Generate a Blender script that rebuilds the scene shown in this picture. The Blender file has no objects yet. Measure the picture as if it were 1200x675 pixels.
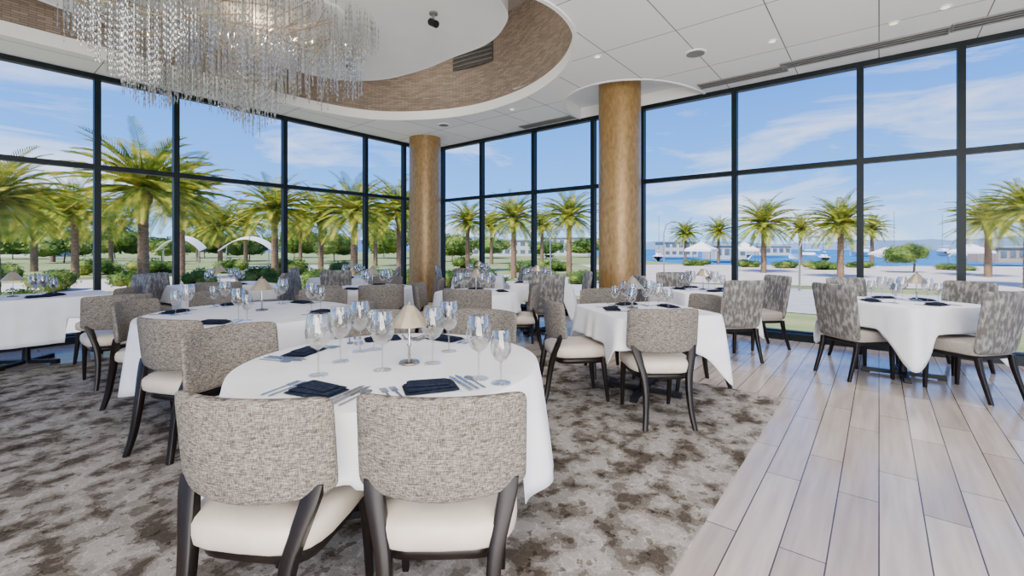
import bpy, math, random, bmesh
from mathutils import Vector, Matrix
random.seed(7)
C = bpy.context.scene.collection
PI = math.pi
H = 1.32; F = 533.0; HY = 290.0
CA, SA = math.cos(math.radians(51.1)), math.sin(math.radians(51.1))   # room is turned against the view
def W(X, D, z=0.0): return Vector((CA*X + SA*D, -SA*X + CA*D, z))
def wang(camdeg): return math.radians(camdeg - 51.1)
def px(x, d): return (x-600)/F*d
def unp(x, y, z):
    d = (H-z)*F/(y-HY); return px(x, d), d

# ---------------------------------------------------------------- materials
def newmat(name):
    m = bpy.data.materials.new(name); m.use_nodes = True
    nt = m.node_tree; b = nt.nodes['Principled BSDF']; return m, nt, b
def mat(name, c1, c2=None, rough=.6, metal=0, scale=20, stretch=(1,1,1), bump=0, detail=3, lo=.35, hi=.65, emit=0, spec=.5):
    m, nt, b = newmat(name); N = nt.nodes; L = nt.links
    c2 = c2 or tuple(x*.85 for x in c1)
    tc = N.new('ShaderNodeTexCoord'); mp = N.new('ShaderNodeMapping'); mp.inputs['Scale'].default_value = stretch
    no = N.new('ShaderNodeTexNoise'); no.inputs['Scale'].default_value = scale; no.inputs['Detail'].default_value = detail
    cr = N.new('ShaderNodeValToRGB'); cr.color_ramp.elements[0].position = lo; cr.color_ramp.elements[1].position = hi
    cr.color_ramp.elements[0].color = (*c1, 1); cr.color_ramp.elements[1].color = (*c2, 1)
    L.new(tc.outputs['Object'], mp.inputs[0]); L.new(mp.outputs[0], no.inputs['Vector']); L.new(no.outputs[0], cr.inputs[0])
    L.new(cr.outputs[0], b.inputs['Base Color'])
    b.inputs['Roughness'].default_value = rough; b.inputs['Metallic'].default_value = metal
    b.inputs['Specular IOR Level'].default_value = spec
    if emit:
        L.new(cr.outputs[0], b.inputs['Emission Color']); b.inputs['Emission Strength'].default_value = emit
    if bump:
        bp = N.new('ShaderNodeBump'); bp.inputs['Strength'].default_value = bump; bp.inputs['Distance'].default_value = .01
        L.new(no.outputs[0], bp.inputs['Height']); L.new(bp.outputs[0], b.inputs['Normal'])
    return m
M = {}
M['linen'] = mat('white_linen', (.83,.83,.85), (.76,.77,.80), .85, scale=6, bump=.1)
M['cream'] = mat('cream_vinyl', (.58,.51,.42), (.52,.45,.37), .5, scale=8)
M['black'] = mat('espresso_wood', (.006,.004,.0035), (.012,.008,.006), .35, scale=12, stretch=(1,1,.2), spec=.25)
M['blackmetal'] = mat('black_metal', (.005,.005,.006), (.010,.010,.011), .45, scale=12, spec=.2)
M['frame'] = mat('window_frame_dark', (.004,.008,.011), (.008,.013,.016), .45, scale=4, spec=.2)
M['white'] = mat('ceiling_white', (.86,.86,.845), (.83,.83,.82), .8, scale=2)
M['silver'] = mat('brushed_steel', (.34,.33,.32), (.50,.49,.48), .25, 1, scale=30)
M['shade'] = mat('lamp_shade_pearl', (.30,.245,.17), (.46,.39,.30), .35, .45, scale=10)
M['navy'] = mat('navy_napkin', (.008,.012,.026), (.022,.029,.052), .9, scale=60, bump=.2, spec=.1)
M['gold'] = mat('gold_rod', (.44,.32,.19), (.58,.45,.30), .3, .8, scale=10)
M['col'] = mat('column_bronze_plaster', (.36,.215,.075), (.21,.12,.04), .38, .25, scale=20, stretch=(1,1,.5), detail=8, lo=.3, hi=.7)
M['trunk'] = mat('palm_trunk', (.24,.15,.085), (.10,.065,.04), .9, scale=6, stretch=(1,1,3), bump=.6)
M['grass'] = mat('lawn_grass', (.13,.19,.045), (.24,.27,.10), .95, scale=.6, detail=8)
M['road'] = mat('asphalt', (.33,.32,.33), (.39,.38,.38), .9, scale=1.5)
M['pave'] = mat('concrete_paving', (.44,.40,.36), (.52,.48,.43), .9, scale=1)
M['water'] = mat('bay_water', (.008,.115,.31), (.02,.17,.38), .7, scale=.05, stretch=(1,3,1), spec=.2)
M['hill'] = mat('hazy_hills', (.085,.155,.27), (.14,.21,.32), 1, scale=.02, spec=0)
M['bwall'] = mat('building_grey', (.46,.45,.43), (.38,.38,.37), .8, scale=.3)
M['bwall2'] = mat('building_tan', (.38,.27,.2), (.30,.22,.17), .8, scale=.3)
M['roof'] = mat('building_roof', (.26,.25,.26), (.36,.35,.36), .8, scale=.5)
M['bglass'] = mat('building_glass', (.06,.09,.12), (.10,.14,.18), .2, scale=1)
M['canopy'] = mat('shade_canopy_white', (.75,.75,.75), (.68,.69,.7), .6, scale=1)
M['vent'] = mat('vent_dark', (.03,.028,.025), (.05,.045,.04), .6, scale=5)
M['ventw'] = mat('vent_grille_grey', (.20,.20,.20), (.16,.16,.16), .6, scale=5)
M['lens'] = mat('downlight_lens', (.9,.75,.5), (1,.85,.6), .4, scale=5, emit=1.5)

def leafmat(name, a, b_, c, scale):
    m, nt, b = newmat(name); N = nt.nodes; L = nt.links
    tc = N.new('ShaderNodeTexCoord'); no = N.new('ShaderNodeTexNoise'); no.inputs['Scale'].default_value = scale; no.inputs['Detail'].default_value = 4
    cr = N.new('ShaderNodeValToRGB'); e = cr.color_ramp.elements; e[0].position=.35; e[0].color=(*a,1); e[1].position=.68; e[1].color=(*c,1)
    k = e.new(.5); k.color=(*b_,1)
    L.new(tc.outputs['Object'], no.inputs['Vector']); L.new(no.outputs[0], cr.inputs[0]); L.new(cr.outputs[0], b.inputs['Base Color'])
    b.inputs['Roughness'].default_value=.6; b.inputs['Specular IOR Level'].default_value=.25
    tr = N.new('ShaderNodeBsdfTranslucent'); L.new(cr.outputs[0], tr.inputs[0])
    mx = N.new('ShaderNodeMixShader'); mx.inputs[0].default_value=.3
    L.new(b.outputs[0], mx.inputs[1]); L.new(tr.outputs[0], mx.inputs[2]); L.new(mx.outputs[0], N['Material Output'].inputs[0])
    return m
M['palm'] = leafmat('palm_frond', (.06,.12,.012), (.27,.33,.03), (.74,.58,.07), 6)
M['leaf'] = leafmat('broad_leaf', (.04,.09,.016), (.12,.20,.03), (.32,.34,.07), 1.5)

def tweed(name, a, b_, c):
    m, nt, b = newmat(name); N = nt.nodes; L = nt.links
    tc = N.new('ShaderNodeTexCoord')
    def nz(st, sc):
        mp = N.new('ShaderNodeMapping'); mp.inputs['Scale'].default_value = st
        no = N.new('ShaderNodeTexNoise'); no.inputs['Scale'].default_value = sc; no.inputs['Detail'].default_value = 1.5
        L.new(tc.outputs['Object'], mp.inputs[0]); L.new(mp.outputs[0], no.inputs['Vector']); return no
    n1 = nz((.10,.10,1), 480); n2 = nz((1,1,.14), 420)
    m1 = N.new('ShaderNodeMath'); m1.operation='MULTIPLY'; m1.inputs[1].default_value=.58; L.new(n1.outputs[0], m1.inputs[0])
    ml = N.new('ShaderNodeMath'); ml.operation='MULTIPLY_ADD'; ml.inputs[1].default_value=.42; L.new(n2.outputs[0], ml.inputs[0]); L.new(m1.outputs[0], ml.inputs[2])
    cr = N.new('ShaderNodeValToRGB'); e = cr.color_ramp.elements; e[0].position=.36; e[0].color=(*a,1); e[1].position=.64; e[1].color=(*c,1)
    k = e.new(.5); k.color=(*b_,1)
    L.new(ml.outputs[0], cr.inputs[0]); L.new(cr.outputs[0], b.inputs['Base Color']); b.inputs['Roughness'].default_value=.95; b.inputs['Specular IOR Level'].default_value=.1
    bp = N.new('ShaderNodeBump'); bp.inputs['Strength'].default_value=.3; bp.inputs['Distance'].default_value=.002
    L.new(ml.outputs[0], bp.inputs['Height']); L.new(bp.outputs[0], b.inputs['Normal'])
    return m
M['tweed'] = tweed('taupe_tweed', (.048,.041,.034), (.148,.130,.110), (.325,.295,.255))
M['flock'] = mat('flocked_grey_velvet', (.10,.093,.083), (.31,.297,.275), .8, scale=20, stretch=(1.6,1.6,.6), detail=6, lo=.44, hi=.66)
M['linenseat'] = mat('grey_linen_seat', (.32,.285,.25), (.27,.24,.21), .9, scale=60, bump=.2)

def carpet():
    m, nt, b = newmat('mottled_carpet'); N = nt.nodes; L = nt.links
    tc = N.new('ShaderNodeTexCoord')
    def nz(sc, det, ro, off, dist=0):
        mp = N.new('ShaderNodeMapping'); mp.inputs['Location'].default_value=(off,off*.7,0)
        no = N.new('ShaderNodeTexNoise'); no.inputs['Scale'].default_value=sc; no.inputs['Detail'].default_value=det
        no.inputs['Roughness'].default_value=ro; no.inputs['Distortion'].default_value=dist
        L.new(tc.outputs['Object'], mp.inputs[0]); L.new(mp.outputs[0], no.inputs['Vector']); return no
    def ramp(src, pts):
        r = N.new('ShaderNodeValToRGB'); e=r.color_ramp.elements
        e[0].position=pts[0][0]; e[0].color=(*pts[0][1],1); e[1].position=pts[-1][0]; e[1].color=(*pts[-1][1],1)
        for p,c in pts[1:-1]: k=e.new(p); k.color=(*c,1)
        L.new(src, r.inputs[0]); return r.outputs[0]
    a = nz(5.6, 5, .55, 0, .1)
    base = ramp(a.outputs[0], [(.405,(.075,.062,.050)),(.410,(.135,.118,.101)),(.468,(.150,.132,.115)),(.473,(.242,.223,.202)),(.555,(.262,.244,.224)),(.560,(.335,.315,.292))])
    c = nz(16, 3, .55, 7, .1)
    spots = ramp(c.outputs[0], [(.375,(.50,.47,.43)),(.382,(1,1,1))])
    no = nz(6,3,.6,2); sc = N.new('ShaderNodeVectorMath'); sc.operation='SCALE'; sc.inputs['Scale'].default_value=.22; L.new(no.outputs['Color'], sc.inputs[0])
    av = N.new('ShaderNodeVectorMath'); L.new(tc.outputs['Object'], av.inputs[0]); L.new(sc.outputs[0], av.inputs[1])
    vo = N.new('ShaderNodeTexVoronoi'); vo.feature='DISTANCE_TO_EDGE'; vo.inputs['Scale'].default_value=14; L.new(av.outputs[0], vo.inputs['Vector'])
    veins = ramp(vo.outputs['Distance'], [(.03,(1.0,1.0,1.0)),(.055,(.80,.79,.78))])
    d = nz(170, 2, .6, 3)
    grain = ramp(d.outputs[0], [(.3,(.9,.9,.9)),(.7,(1.35,1.35,1.35))])
    def mul(x, y):
        mx = N.new('ShaderNodeMixRGB'); mx.blend_type='MULTIPLY'; mx.inputs[0].default_value=1; L.new(x, mx.inputs[1]); L.new(y, mx.inputs[2]); return mx.outputs[0]
    L.new(mul(mul(mul(base, spots), grain), veins), b.inputs['Base Color']); b.inputs['Roughness'].default_value=1
    b.inputs['Specular IOR Level'].default_value=.05
    bp = N.new('ShaderNodeBump'); bp.inputs['Strength'].default_value=.3; bp.inputs['Distance'].default_value=.006
    L.new(d.outputs[0], bp.inputs['Height']); L.new(bp.outputs[0], b.inputs['Normal'])
    return m
M['carpet'] = carpet()
def planks():
    m, nt, b = newmat('wood_look_planks'); N = nt.nodes; L = nt.links
    tc = N.new('ShaderNodeTexCoord')
    br = N.new('ShaderNodeTexBrick'); br.offset=.37; br.inputs['Scale'].default_value=1
    br.inputs['Brick Width'].default_value=1.15; br.inputs['Row Height'].default_value=.172; br.inputs['Mortar Size'].default_value=.003; br.inputs['Mortar Smooth'].default_value=.1
    br.inputs['Color1'].default_value=(.375,.322,.285,1); br.inputs['Color2'].default_value=(.515,.455,.41,1); br.inputs['Mortar'].default_value=(.06,.047,.04,1)
    L.new(tc.outputs['Object'], br.inputs['Vector'])
    mp = N.new('ShaderNodeMapping'); mp.inputs['Scale'].default_value=(.7,9,1)
    no = N.new('ShaderNodeTexNoise'); no.inputs['Scale'].default_value=2.2; no.inputs['Detail'].default_value=6
    L.new(tc.outputs['Object'], mp.inputs[0]); L.new(mp.outputs[0], no.inputs['Vector'])
    cr = N.new('ShaderNodeValToRGB'); e=cr.color_ramp.elements; e[0].position=.3; e[0].color=(.79,.775,.76,1); e[1].position=.7; e[1].color=(1.08,1.08,1.08,1)
    L.new(no.outputs[0], cr.inputs[0])
    mx = N.new('ShaderNodeMixRGB'); mx.blend_type='MULTIPLY'; mx.inputs[0].default_value=1
    L.new(br.outputs['Color'], mx.inputs[1]); L.new(cr.outputs[0], mx.inputs[2]); L.new(mx.outputs[0], b.inputs['Base Color'])
    b.inputs['Roughness'].default_value=.18
    bp = N.new('ShaderNodeBump'); bp.invert=True; bp.inputs['Strength'].default_value=.5; bp.inputs['Distance'].default_value=.003
    L.new(br.outputs['Fac'], bp.inputs['Height']); L.new(bp.outputs[0], b.inputs['Normal'])
    return m
M['planks'] = planks()
def brickmat(name, c1, c2, mo, bw, rh, ms, rough, uv=False, off=.5, bump=.3):
    m, nt, b = newmat(name); N = nt.nodes; L = nt.links
    tc = N.new('ShaderNodeTexCoord'); br = N.new('ShaderNodeTexBrick'); br.offset=off
    br.inputs['Scale'].default_value=1; br.inputs['Brick Width'].default_value=bw; br.inputs['Row Height'].default_value=rh; br.inputs['Mortar Size'].default_value=ms
    br.inputs['Color1'].default_value=(*c1,1); br.inputs['Color2'].default_value=(*c2,1); br.inputs['Mortar'].default_value=(*mo,1)
    L.new(tc.outputs['UV' if uv else 'Object'], br.inputs['Vector']); L.new(br.outputs['Color'], b.inputs['Base Color']); b.inputs['Roughness'].default_value=rough
    bp = N.new('ShaderNodeBump'); bp.invert=True; bp.inputs['Strength'].default_value=bump; bp.inputs['Distance'].default_value=.005
    L.new(br.outputs['Fac'], bp.inputs['Height']); L.new(bp.outputs[0], b.inputs['Normal'])
    return m
M['ceil'] = brickmat('ceiling_panels', (.86,.86,.845), (.82,.82,.81), (.15,.15,.15), 1.3, .9, .006, .8, off=0)
M['band'] = brickmat('brown_mosaic_band', (.30,.235,.185), (.18,.14,.11), (.09,.07,.055), .14, .03, .003, .6, uv=True)
def glassy(name, tint, lo, hi, rough=.02, diff=0, dc=(.72,.72,.72)):
    m = bpy.data.materials.new(name); m.use_nodes=True; nt=m.node_tree; N=nt.nodes; L=nt.links
    N.remove(N['Principled BSDF'])
    t = N.new('ShaderNodeBsdfTransparent'); t.inputs[0].default_value=(*tint,1)
    g = N.new('ShaderNodeBsdfGlossy'); g.inputs['Roughness'].default_value=rough
    lw = N.new('ShaderNodeLayerWeight'); lw.inputs[0].default_value=.35
    no = N.new('ShaderNodeTexNoise'); no.inputs['Scale'].default_value=3
    mr = N.new('ShaderNodeMapRange'); mr.inputs['To Min'].default_value=lo; mr.inputs['To Max'].default_value=hi
    L.new(lw.outputs['Facing'], mr.inputs[0])
    cr = N.new('ShaderNodeValToRGB'); cr.color_ramp.elements[0].color=(.9,.9,.9,1); L.new(no.outputs[0], cr.inputs[0]); L.new(cr.outputs[0], g.inputs[0])
    mx = N.new('ShaderNodeMixShader'); L.new(mr.outputs[0], mx.inputs[0]); L.new(t.outputs[0], mx.inputs[1]); L.new(g.outputs[0], mx.inputs[2])
    out = mx.outputs[0]
    if diff:
        d = N.new('ShaderNodeBsdfTranslucent'); d.inputs[0].default_value=(*dc,1); d2=N.new('ShaderNodeBsdfDiffuse'); d2.inputs[0].default_value=(*dc,1)
        a=N.new('ShaderNodeMixShader'); L.new(d.outputs[0],a.inputs[1]); L.new(d2.outputs[0],a.inputs[2])
        q=N.new('ShaderNodeMixShader'); q.inputs[0].default_value=diff; L.new(out,q.inputs[1]); L.new(a.outputs[0],q.inputs[2]); out=q.outputs[0]
    L.new(out, N['Material Output'].inputs[0]); return m
M['pane'] = glassy('window_glass', (.97,.985,.99), .002, .02, .0)
M['stem'] = glassy('drinking_glass', (.88,.875,.865), .05, .7)
M['crystal'] = glassy('crystal', (.74,.74,.74), .25, .7, .06, .30, (.62,.61,.60))

# ---------------------------------------------------------------- mesh building
class MB:
    def __init__(s): s.v=[]; s.f=[]
    def add(s, vs, fs):
        o=len(s.v); s.v+= [tuple(p) for p in vs]; s.f += [tuple(i+o for i in f) for f in fs]; return s
    def box(s, c, d, rz=0, rx=0):
        x,y,z=d[0]/2,d[1]/2,d[2]/2
        R = Matrix.Rotation(rz,3,'Z')@Matrix.Rotation(rx,3,'X')
        vs=[R@Vector((a*x,b*y,e*z))+Vector(c) for e in(-1,1) for b in(-1,1) for a in(-1,1)]
        return s.add(vs, [(0,2,3,1),(4,5,7,6),(0,1,5,4),(2,6,7,3),(0,4,6,2),(1,3,7,5)])
    def lathe(s, prof, n=20, c=(0,0,0), cap=True):
        vs=[(c[0]+r*math.cos(2*PI*k/n), c[1]+r*math.sin(2*PI*k/n), c[2]+z) for r,z in prof for k in range(n)]
        fs=[(i*n+k, i*n+(k+1)%n, (i+1)*n+(k+1)%n, (i+1)*n+k) for i in range(len(prof)-1) for k in range(n)]
        if cap:
            fs.append(tuple(reversed(range(n)))); fs.append(tuple(range((len(prof)-1)*n, len(prof)*n)))
        return s.add(vs, fs)
    def post(s, pts, sub=1):            # rounded rectangular section sweep: (x,y,z,w,d)
        if sub>1:
            Q=[]; n=len(pts)
            for i in range(n-1):
                a,b,c,d=[pts[max(0,min(n-1,i+k-1))] for k in range(4)]
                for j in range(sub):
                    t=j/sub; Q.append(tuple(.5*((2*b[m])+(c[m]-a[m])*t+(2*a[m]-5*b[m]+4*c[m]-d[m])*t*t+(3*b[m]-a[m]-3*c[m]+d[m])*t**3) for m in range(5)))
            Q.append(tuple(pts[-1])); pts=Q
        vs=[]; K=[(-1,-.75),(-.75,-1),(.75,-1),(1,-.75),(1,.75),(.75,1),(-.75,1),(-1,.75)]
        for x,y,z,w,d in pts: vs += [(x+a*w/2,y+b*d/2,z) for a,b in K]
        fs=[(i*8+k,i*8+(k+1)%8,(i+1)*8+(k+1)%8,(i+1)*8+k) for i in range(len(pts)-1) for k in range(8)]
        fs += [tuple(reversed(range(8))), tuple(len(pts)*8-8+k for k in range(8))]
        return s.add(vs, fs)
    def tube(s, pts, rad, n=8):
        P=[Vector(p) for p in pts]; vs=[]
        for i,p in enumerate(P):
            t=(P[min(i+1,len(P)-1)]-P[max(i-1,0)]).normalized()
            a=t.cross(Vector((0,0,1))); a = a.normalized() if a.length>.05 else Vector((1,0,0)); b=t.cross(a).normalized()
            r=rad[i] if isinstance(rad,(list,tuple)) else rad
            vs += [p+a*r*math.cos(2*PI*k/n)+b*r*math.sin(2*PI*k/n) for k in range(n)]
        fs=[(i*n+k,i*n+(k+1)%n,(i+1)*n+(k+1)%n,(i+1)*n+k) for i in range(len(P)-1) for k in range(n)]
        fs += [tuple(range(n)), tuple(range((len(P)-1)*n,len(P)*n))]
        return s.add(vs, fs)
    def sell(s, c, a, e1=.35, e2=.4, n=28, m=14, rz=0):   # superellipsoid cushion
        def q(x,e): return math.copysign(abs(x)**e, x)
        vs=[]; cr,sr=math.cos(rz),math.sin(rz)
        for i in range(m+1):
            el=-PI/2+PI*i/m
            for k in range(n):
                w=2*PI*k/n
                x=a[0]*q(math.cos(el),e1)*q(math.cos(w),e2); y=a[1]*q(math.cos(el),e1)*q(math.sin(w),e2)
                vs.append((c[0]+x*cr-y*sr, c[1]+x*sr+y*cr, c[2]+a[2]*q(math.sin(el),e1)))
        fs=[(i*n+k,i*n+(k+1)%n,(i+1)*n+(k+1)%n,(i+1)*n+k) for i in range(m) for k in range(n)]
        return s.add(vs, fs)
    def panel(s, Wd, zb, zt, th, y0, curve, tilt, nu=28, nv=28, arch=.02, flare=0):
        def q(x,e): return math.copysign(abs(x)**e, x)
        vs=[]; zc=(zb+zt)/2; hz=(zt-zb)/2
        for i in range(nu+1):
            u=-math.cos(PI*i/nu); au=min(abs(u),.99999)
            kz=.76+.24*(1-au**18)**.4; kt=(1-au**10)**.45
            for j in range(nv):
                a=2*PI*j/nv; sy=q(math.cos(a),.5); sz=q(math.sin(a),.28)
                z=zc+sz*hz*kz - (arch*(1-u*u) if sz<0 else -abs(arch)*.4*(1-u*u))
                w=Wd/2*(1+flare*(z-zb)/(zt-zb))
                vs.append((w*u, y0+curve*u*u+sy*th/2*kt-tilt*(z-zb), z))
        fs=[(i*nv+k,(i+1)*nv+k,(i+1)*nv+(k+1)%nv,i*nv+(k+1)%nv) for i in range(nu) for k in range(nv)]
        return s.add(vs, fs)
    def build(s, name, m, parent=None, smooth=False, loc=None, rz=0):
        me=bpy.data.meshes.new(name); me.from_pydata(s.v,[],s.f); me.materials.append(m); me.update()
        if smooth:
            me.polygons.foreach_set('use_smooth',[True]*len(me.polygons))
            try: me.set_sharp_from_angle(angle=math.radians(50))
            except Exception: pass
        o=bpy.data.objects.new(name,me); C.objects.link(o)
        if parent: o.parent=parent
        if loc is not None: o.location=loc
        o.rotation_euler.z=rz
        return o
def tag(o, label, cat, group=None, kind=None):
    o['label']=label; o['category']=cat
    if group: o['group']=group
    if kind: o['kind']=kind
    return o
def struct(o): o['kind']='structure'; return o
def empty(name, loc=(0,0,0), rz=0):
    o=bpy.data.objects.new(name,None); C.objects.link(o); o.location=loc; o.rotation_euler.z=rz; o.empty_display_size=.1; return o
def copy_tree(o, parent=None):
    c=o.copy(); C.objects.link(c); c.parent=parent
    for ch in list(o.children): copy_tree(ch, c)
    return c
class Proto:
    def __init__(s, root): s.r=root; s.used=False
    def get(s):
        if not s.used: s.used=True; return s.r
        return copy_tree(s.r)

# ---------------------------------------------------------------- room shell
XW, YW, ZC, ZT = 7.6, 8.67, 3.79, 2.47
struct(MB().box((1,1.4,-.06),(13.4,14.8,.12)).build('floor', M['planks']))
tag(MB().box((.0,3.9,.004),(9.14,6.5,.012)).build('carpet', M['carpet']), 'mottled taupe, grey and brown patterned carpet under the dining tables', 'carpet')

def catmull(P, n=10, closed=True):
    out=[]; L=len(P)
    for i in range(L if closed else L-1):
        ix=[(i+k-1)%L if closed else max(0,min(L-1,i+k-1)) for k in range(4)]
        p0,p1,p2,p3=[Vector(P[k]) for k in ix]
        for j in range(n):
            t=j/n; out.append(.5*((2*p1)+(p2-p0)*t+(2*p0-5*p1+4*p2-p3)*t*t+(3*p1-p0-3*p2+p3)*t**3))
    if not closed: out.append(Vector(P[-1]))
    return out
recess = catmull([(-5,7.85),(-3,7.87),(-1,7.87),(1,7.87),(3,7.87),(4.3,7.82),(5.15,7.5),(5.72,6.8),(6.02,6.0),(6.05,5.2),(5.85,4.3),(5.35,3.42),(4.65,2.82),(3.95,2.62),(3.2,2.78),(2.2,3.1),(1,3.3),(-1,3.3),(-3,3.3),(-5,3.3),(-5.3,5.6)], 8)
notch = catmull([(7.72,2.15),(7.35,2.2),(6.85,2.36),(6.42,2.65),(6.15,3.1),(6.15,3.6),(6.4,4.05),(6.85,4.33),(7.35,4.45),(7.72,4.5)],6,closed=False)
def sheet(name, loops, z, m):
    bm=bmesh.new(); E=[]
    for lp in loops:
        vs=[bm.verts.new((p[0],p[1],z)) for p in lp]
        E += [bm.edges.new((vs[i],vs[(i+1)%len(vs)])) for i in range(len(vs))]
    bmesh.ops.triangle_fill(bm, edges=E, use_beauty=True)
    me=bpy.data.meshes.new(name); bm.to_mesh(me); bm.free(); me.materials.append(m)
    o=bpy.data.objects.new(name,me); C.objects.link(o); return o
outer=[(-5.7,-6),(7.72,-6)]+[tuple(p) for p in notch]+[(7.72,8.79),(-5.7,8.79)]
struct(sheet('ceiling',[outer,recess],ZC,M['ceil']))
def wallstrip(name, loop, z0, z1, m):
    v=[];f=[];n=len(loop);s=[0]
    for i in range(n): s.append(s[-1]+(Vector(loop[(i+1)%n])-Vector(loop[i])).length)
    for i in range(n+1):
        p=loop[i%n]; v += [(p[0],p[1],z0),(p[0],p[1],z1)]
    f=[(2*i,2*i+2,2*i+3,2*i+1) for i in range(n)]
    me=bpy.data.meshes.new(name); me.from_pydata(v,[],f); me.materials.append(m)
    ul=me.uv_layers.new(name='UVMap')
    for p in me.polygons:
        p.use_smooth=True
        for li in p.loop_indices:
            vi=me.loops[li].vertex_index; ul.data[li].uv=(s[vi//2], v[vi][2])
    o=bpy.data.objects.new(name,me); C.objects.link(o); return struct(o)
def offset(loop, d, closed=True):
    n=len(loop); out=[]
    for i in range(n):
        a=loop[(i+1)%n] if closed else loop[min(n-1,i+1)]; b=loop[i-1] if closed else loop[max(0,i-1)]
        t=(Vector(a)-Vector(b)).normalized(); out.append(Vector(loop[i])+Vector((-t.y,t.x))*d)
    return out
area=sum(recess[i-1].x*recess[i].y-recess[i].x*recess[i-1].y for i in range(len(recess)))
sg = -1 if area>0 else 1
outr=offset(recess, sg*.03)
wallstrip('ceiling_recess_band', outr, ZC+.1, 5.4, M['band'])
def liploop(name, loop, w, z0, z1, m, sgn, closed=True):
    o=offset(loop, sgn*w, closed); n=len(loop); v=[]
    for i in range(n): v += [(*loop[i],z0),(*o[i],z0),(*o[i],z1),(*loop[i],z1)]
    f=[(4*i+k,4*i+(k+1)%4,4*((i+1)%n)+(k+1)%4,4*((i+1)%n)+k) for i in range(n if closed else n-1) for k in range(4)]
    mb=MB(); mb.add(v,f); return struct(mb.build(name,m,smooth=True))
liploop('trim_1', recess, .05, ZC-.015, ZC+.15, M['white'], sg)
liploop('trim_2', notch, .04, ZC-.012, ZC+.2, M['white'], -1, False)
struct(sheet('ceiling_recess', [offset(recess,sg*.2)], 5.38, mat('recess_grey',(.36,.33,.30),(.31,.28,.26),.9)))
struct(sheet('ceiling_notch', [[(5.95,2.0),(7.78,2.0),(7.78,4.8),(5.95,4.8)]], ZC+.2, M['white']))
struct(MB().box((XW+.07,3.35,ZC+.1),(.1,2.6,.2)).build('trim_5',M['white']))
# floating cloud panel
def pc(x,y,h=2.75):
    d=h*F/(HY-y); w=W(px(x,d),d); return (w.x,w.y)
cl=[pc(590,10),pc(586,34),pc(566,52),pc(530,66),pc(490,82),pc(440,93),pc(380,90),pc(290,66),pc(190,42),pc(110,22)]
cl += [(.2,7.1),(-1.2,6.6),(-1.8,5.4),(-1,4.2),(.8,3.9),(2.3,3.7),(3.2,3.2)]
cloud=catmull(cl,6)
cz=H+2.75
struct(sheet('ceiling_floating_panel',[cloud],cz,M['white']))
struct(sheet('ceiling_floating_panel_top',[cloud],cz+.19,M['white']))
liploop('trim_3', cloud, .03, cz-.005, cz+.195, M['white'], -sg)

# columns
for i,(cx,cy,r,zt) in enumerate([(6.85,3.28,.335,ZC+.2),(6.78,8.0,.35,ZC)]):
    o=MB().lathe([(r,0),(r,zt)],48).build('column',M['col'],smooth=True,loc=(cx,cy,0)); 
    tag(o,['round bronze plastered column nearer the camera, right of centre','round bronze plastered column in the far corner of the windows'][i],'column','round window columns')
    MB().lathe([(r+.012,0),(r+.012,.12),(r,.13)],48).build('column_base',M['blackmetal'],o,smooth=True)

# windows
wi=[0]
def bay(axis, a, b, last):
    wi[0]+=1; nm='window_%d'%wi[0]
    mb=MB(); L=b-a; mid=(a+b)/2
    def bx(along, z, dl, dz, th=.11):
        c=(XW+.06, along, z) if axis=='x' else (along, YW+.06, z)
        d=(th, dl, dz) if axis=='x' else (dl, th, dz); mb.box(c,d)
    bx(b, ZC/2, .075, ZC)
    if last: bx(a, ZC/2, .075, ZC)
    bx(mid, .06, L-.075, .12); bx(mid, ZC-.035, L-.075, .07); bx(mid, ZT, L-.075, .07)
    o=struct(mb.build(nm,M['frame']))
    for z0,z1 in ((.12,ZT-.035),(ZT+.035,ZC-.07)):
        c=(XW+.06,mid,(z0+z1)/2) if axis=='x' else (mid,YW+.06,(z0+z1)/2)
        v=[]
        h=(z1-z0)/2; l=(L-.075)/2
        for sa,sz in((-1,-1),(1,-1),(1,1),(-1,1)):
            v.append((c[0],c[1]+sa*l,c[2]+sz*h) if axis=='x' else (c[0]+sa*l,c[1],c[2]+sz*h))
        MB().add(v,[(0,1,2,3)]).build('glass_pane',M['pane'],o)
ys=[8.73,8.37,7.06,5.59,4.2,3.23,1.74,.196,-.77,-2.25,-3.75,-5.2]
for i in range(len(ys)-1): bay('x', ys[i+1], ys[i], i==len(ys)-2)
xs=[7.5,6.75,5.72,3.98,2.28,1.34,-.4,-2.1,-3.8,-5.5]
for i in range(len(xs)-1): bay('y', xs[i+1], xs[i], i==len(xs)-2)
struct(MB().box((XW-.06,1.7,.05),(.1,13.8,.1)).build('baseboard_right',M['frame']))
struct(MB().box((.95,YW-.06,.05),(13.0,.1,.1)).build('baseboard_left',M['frame']))

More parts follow.
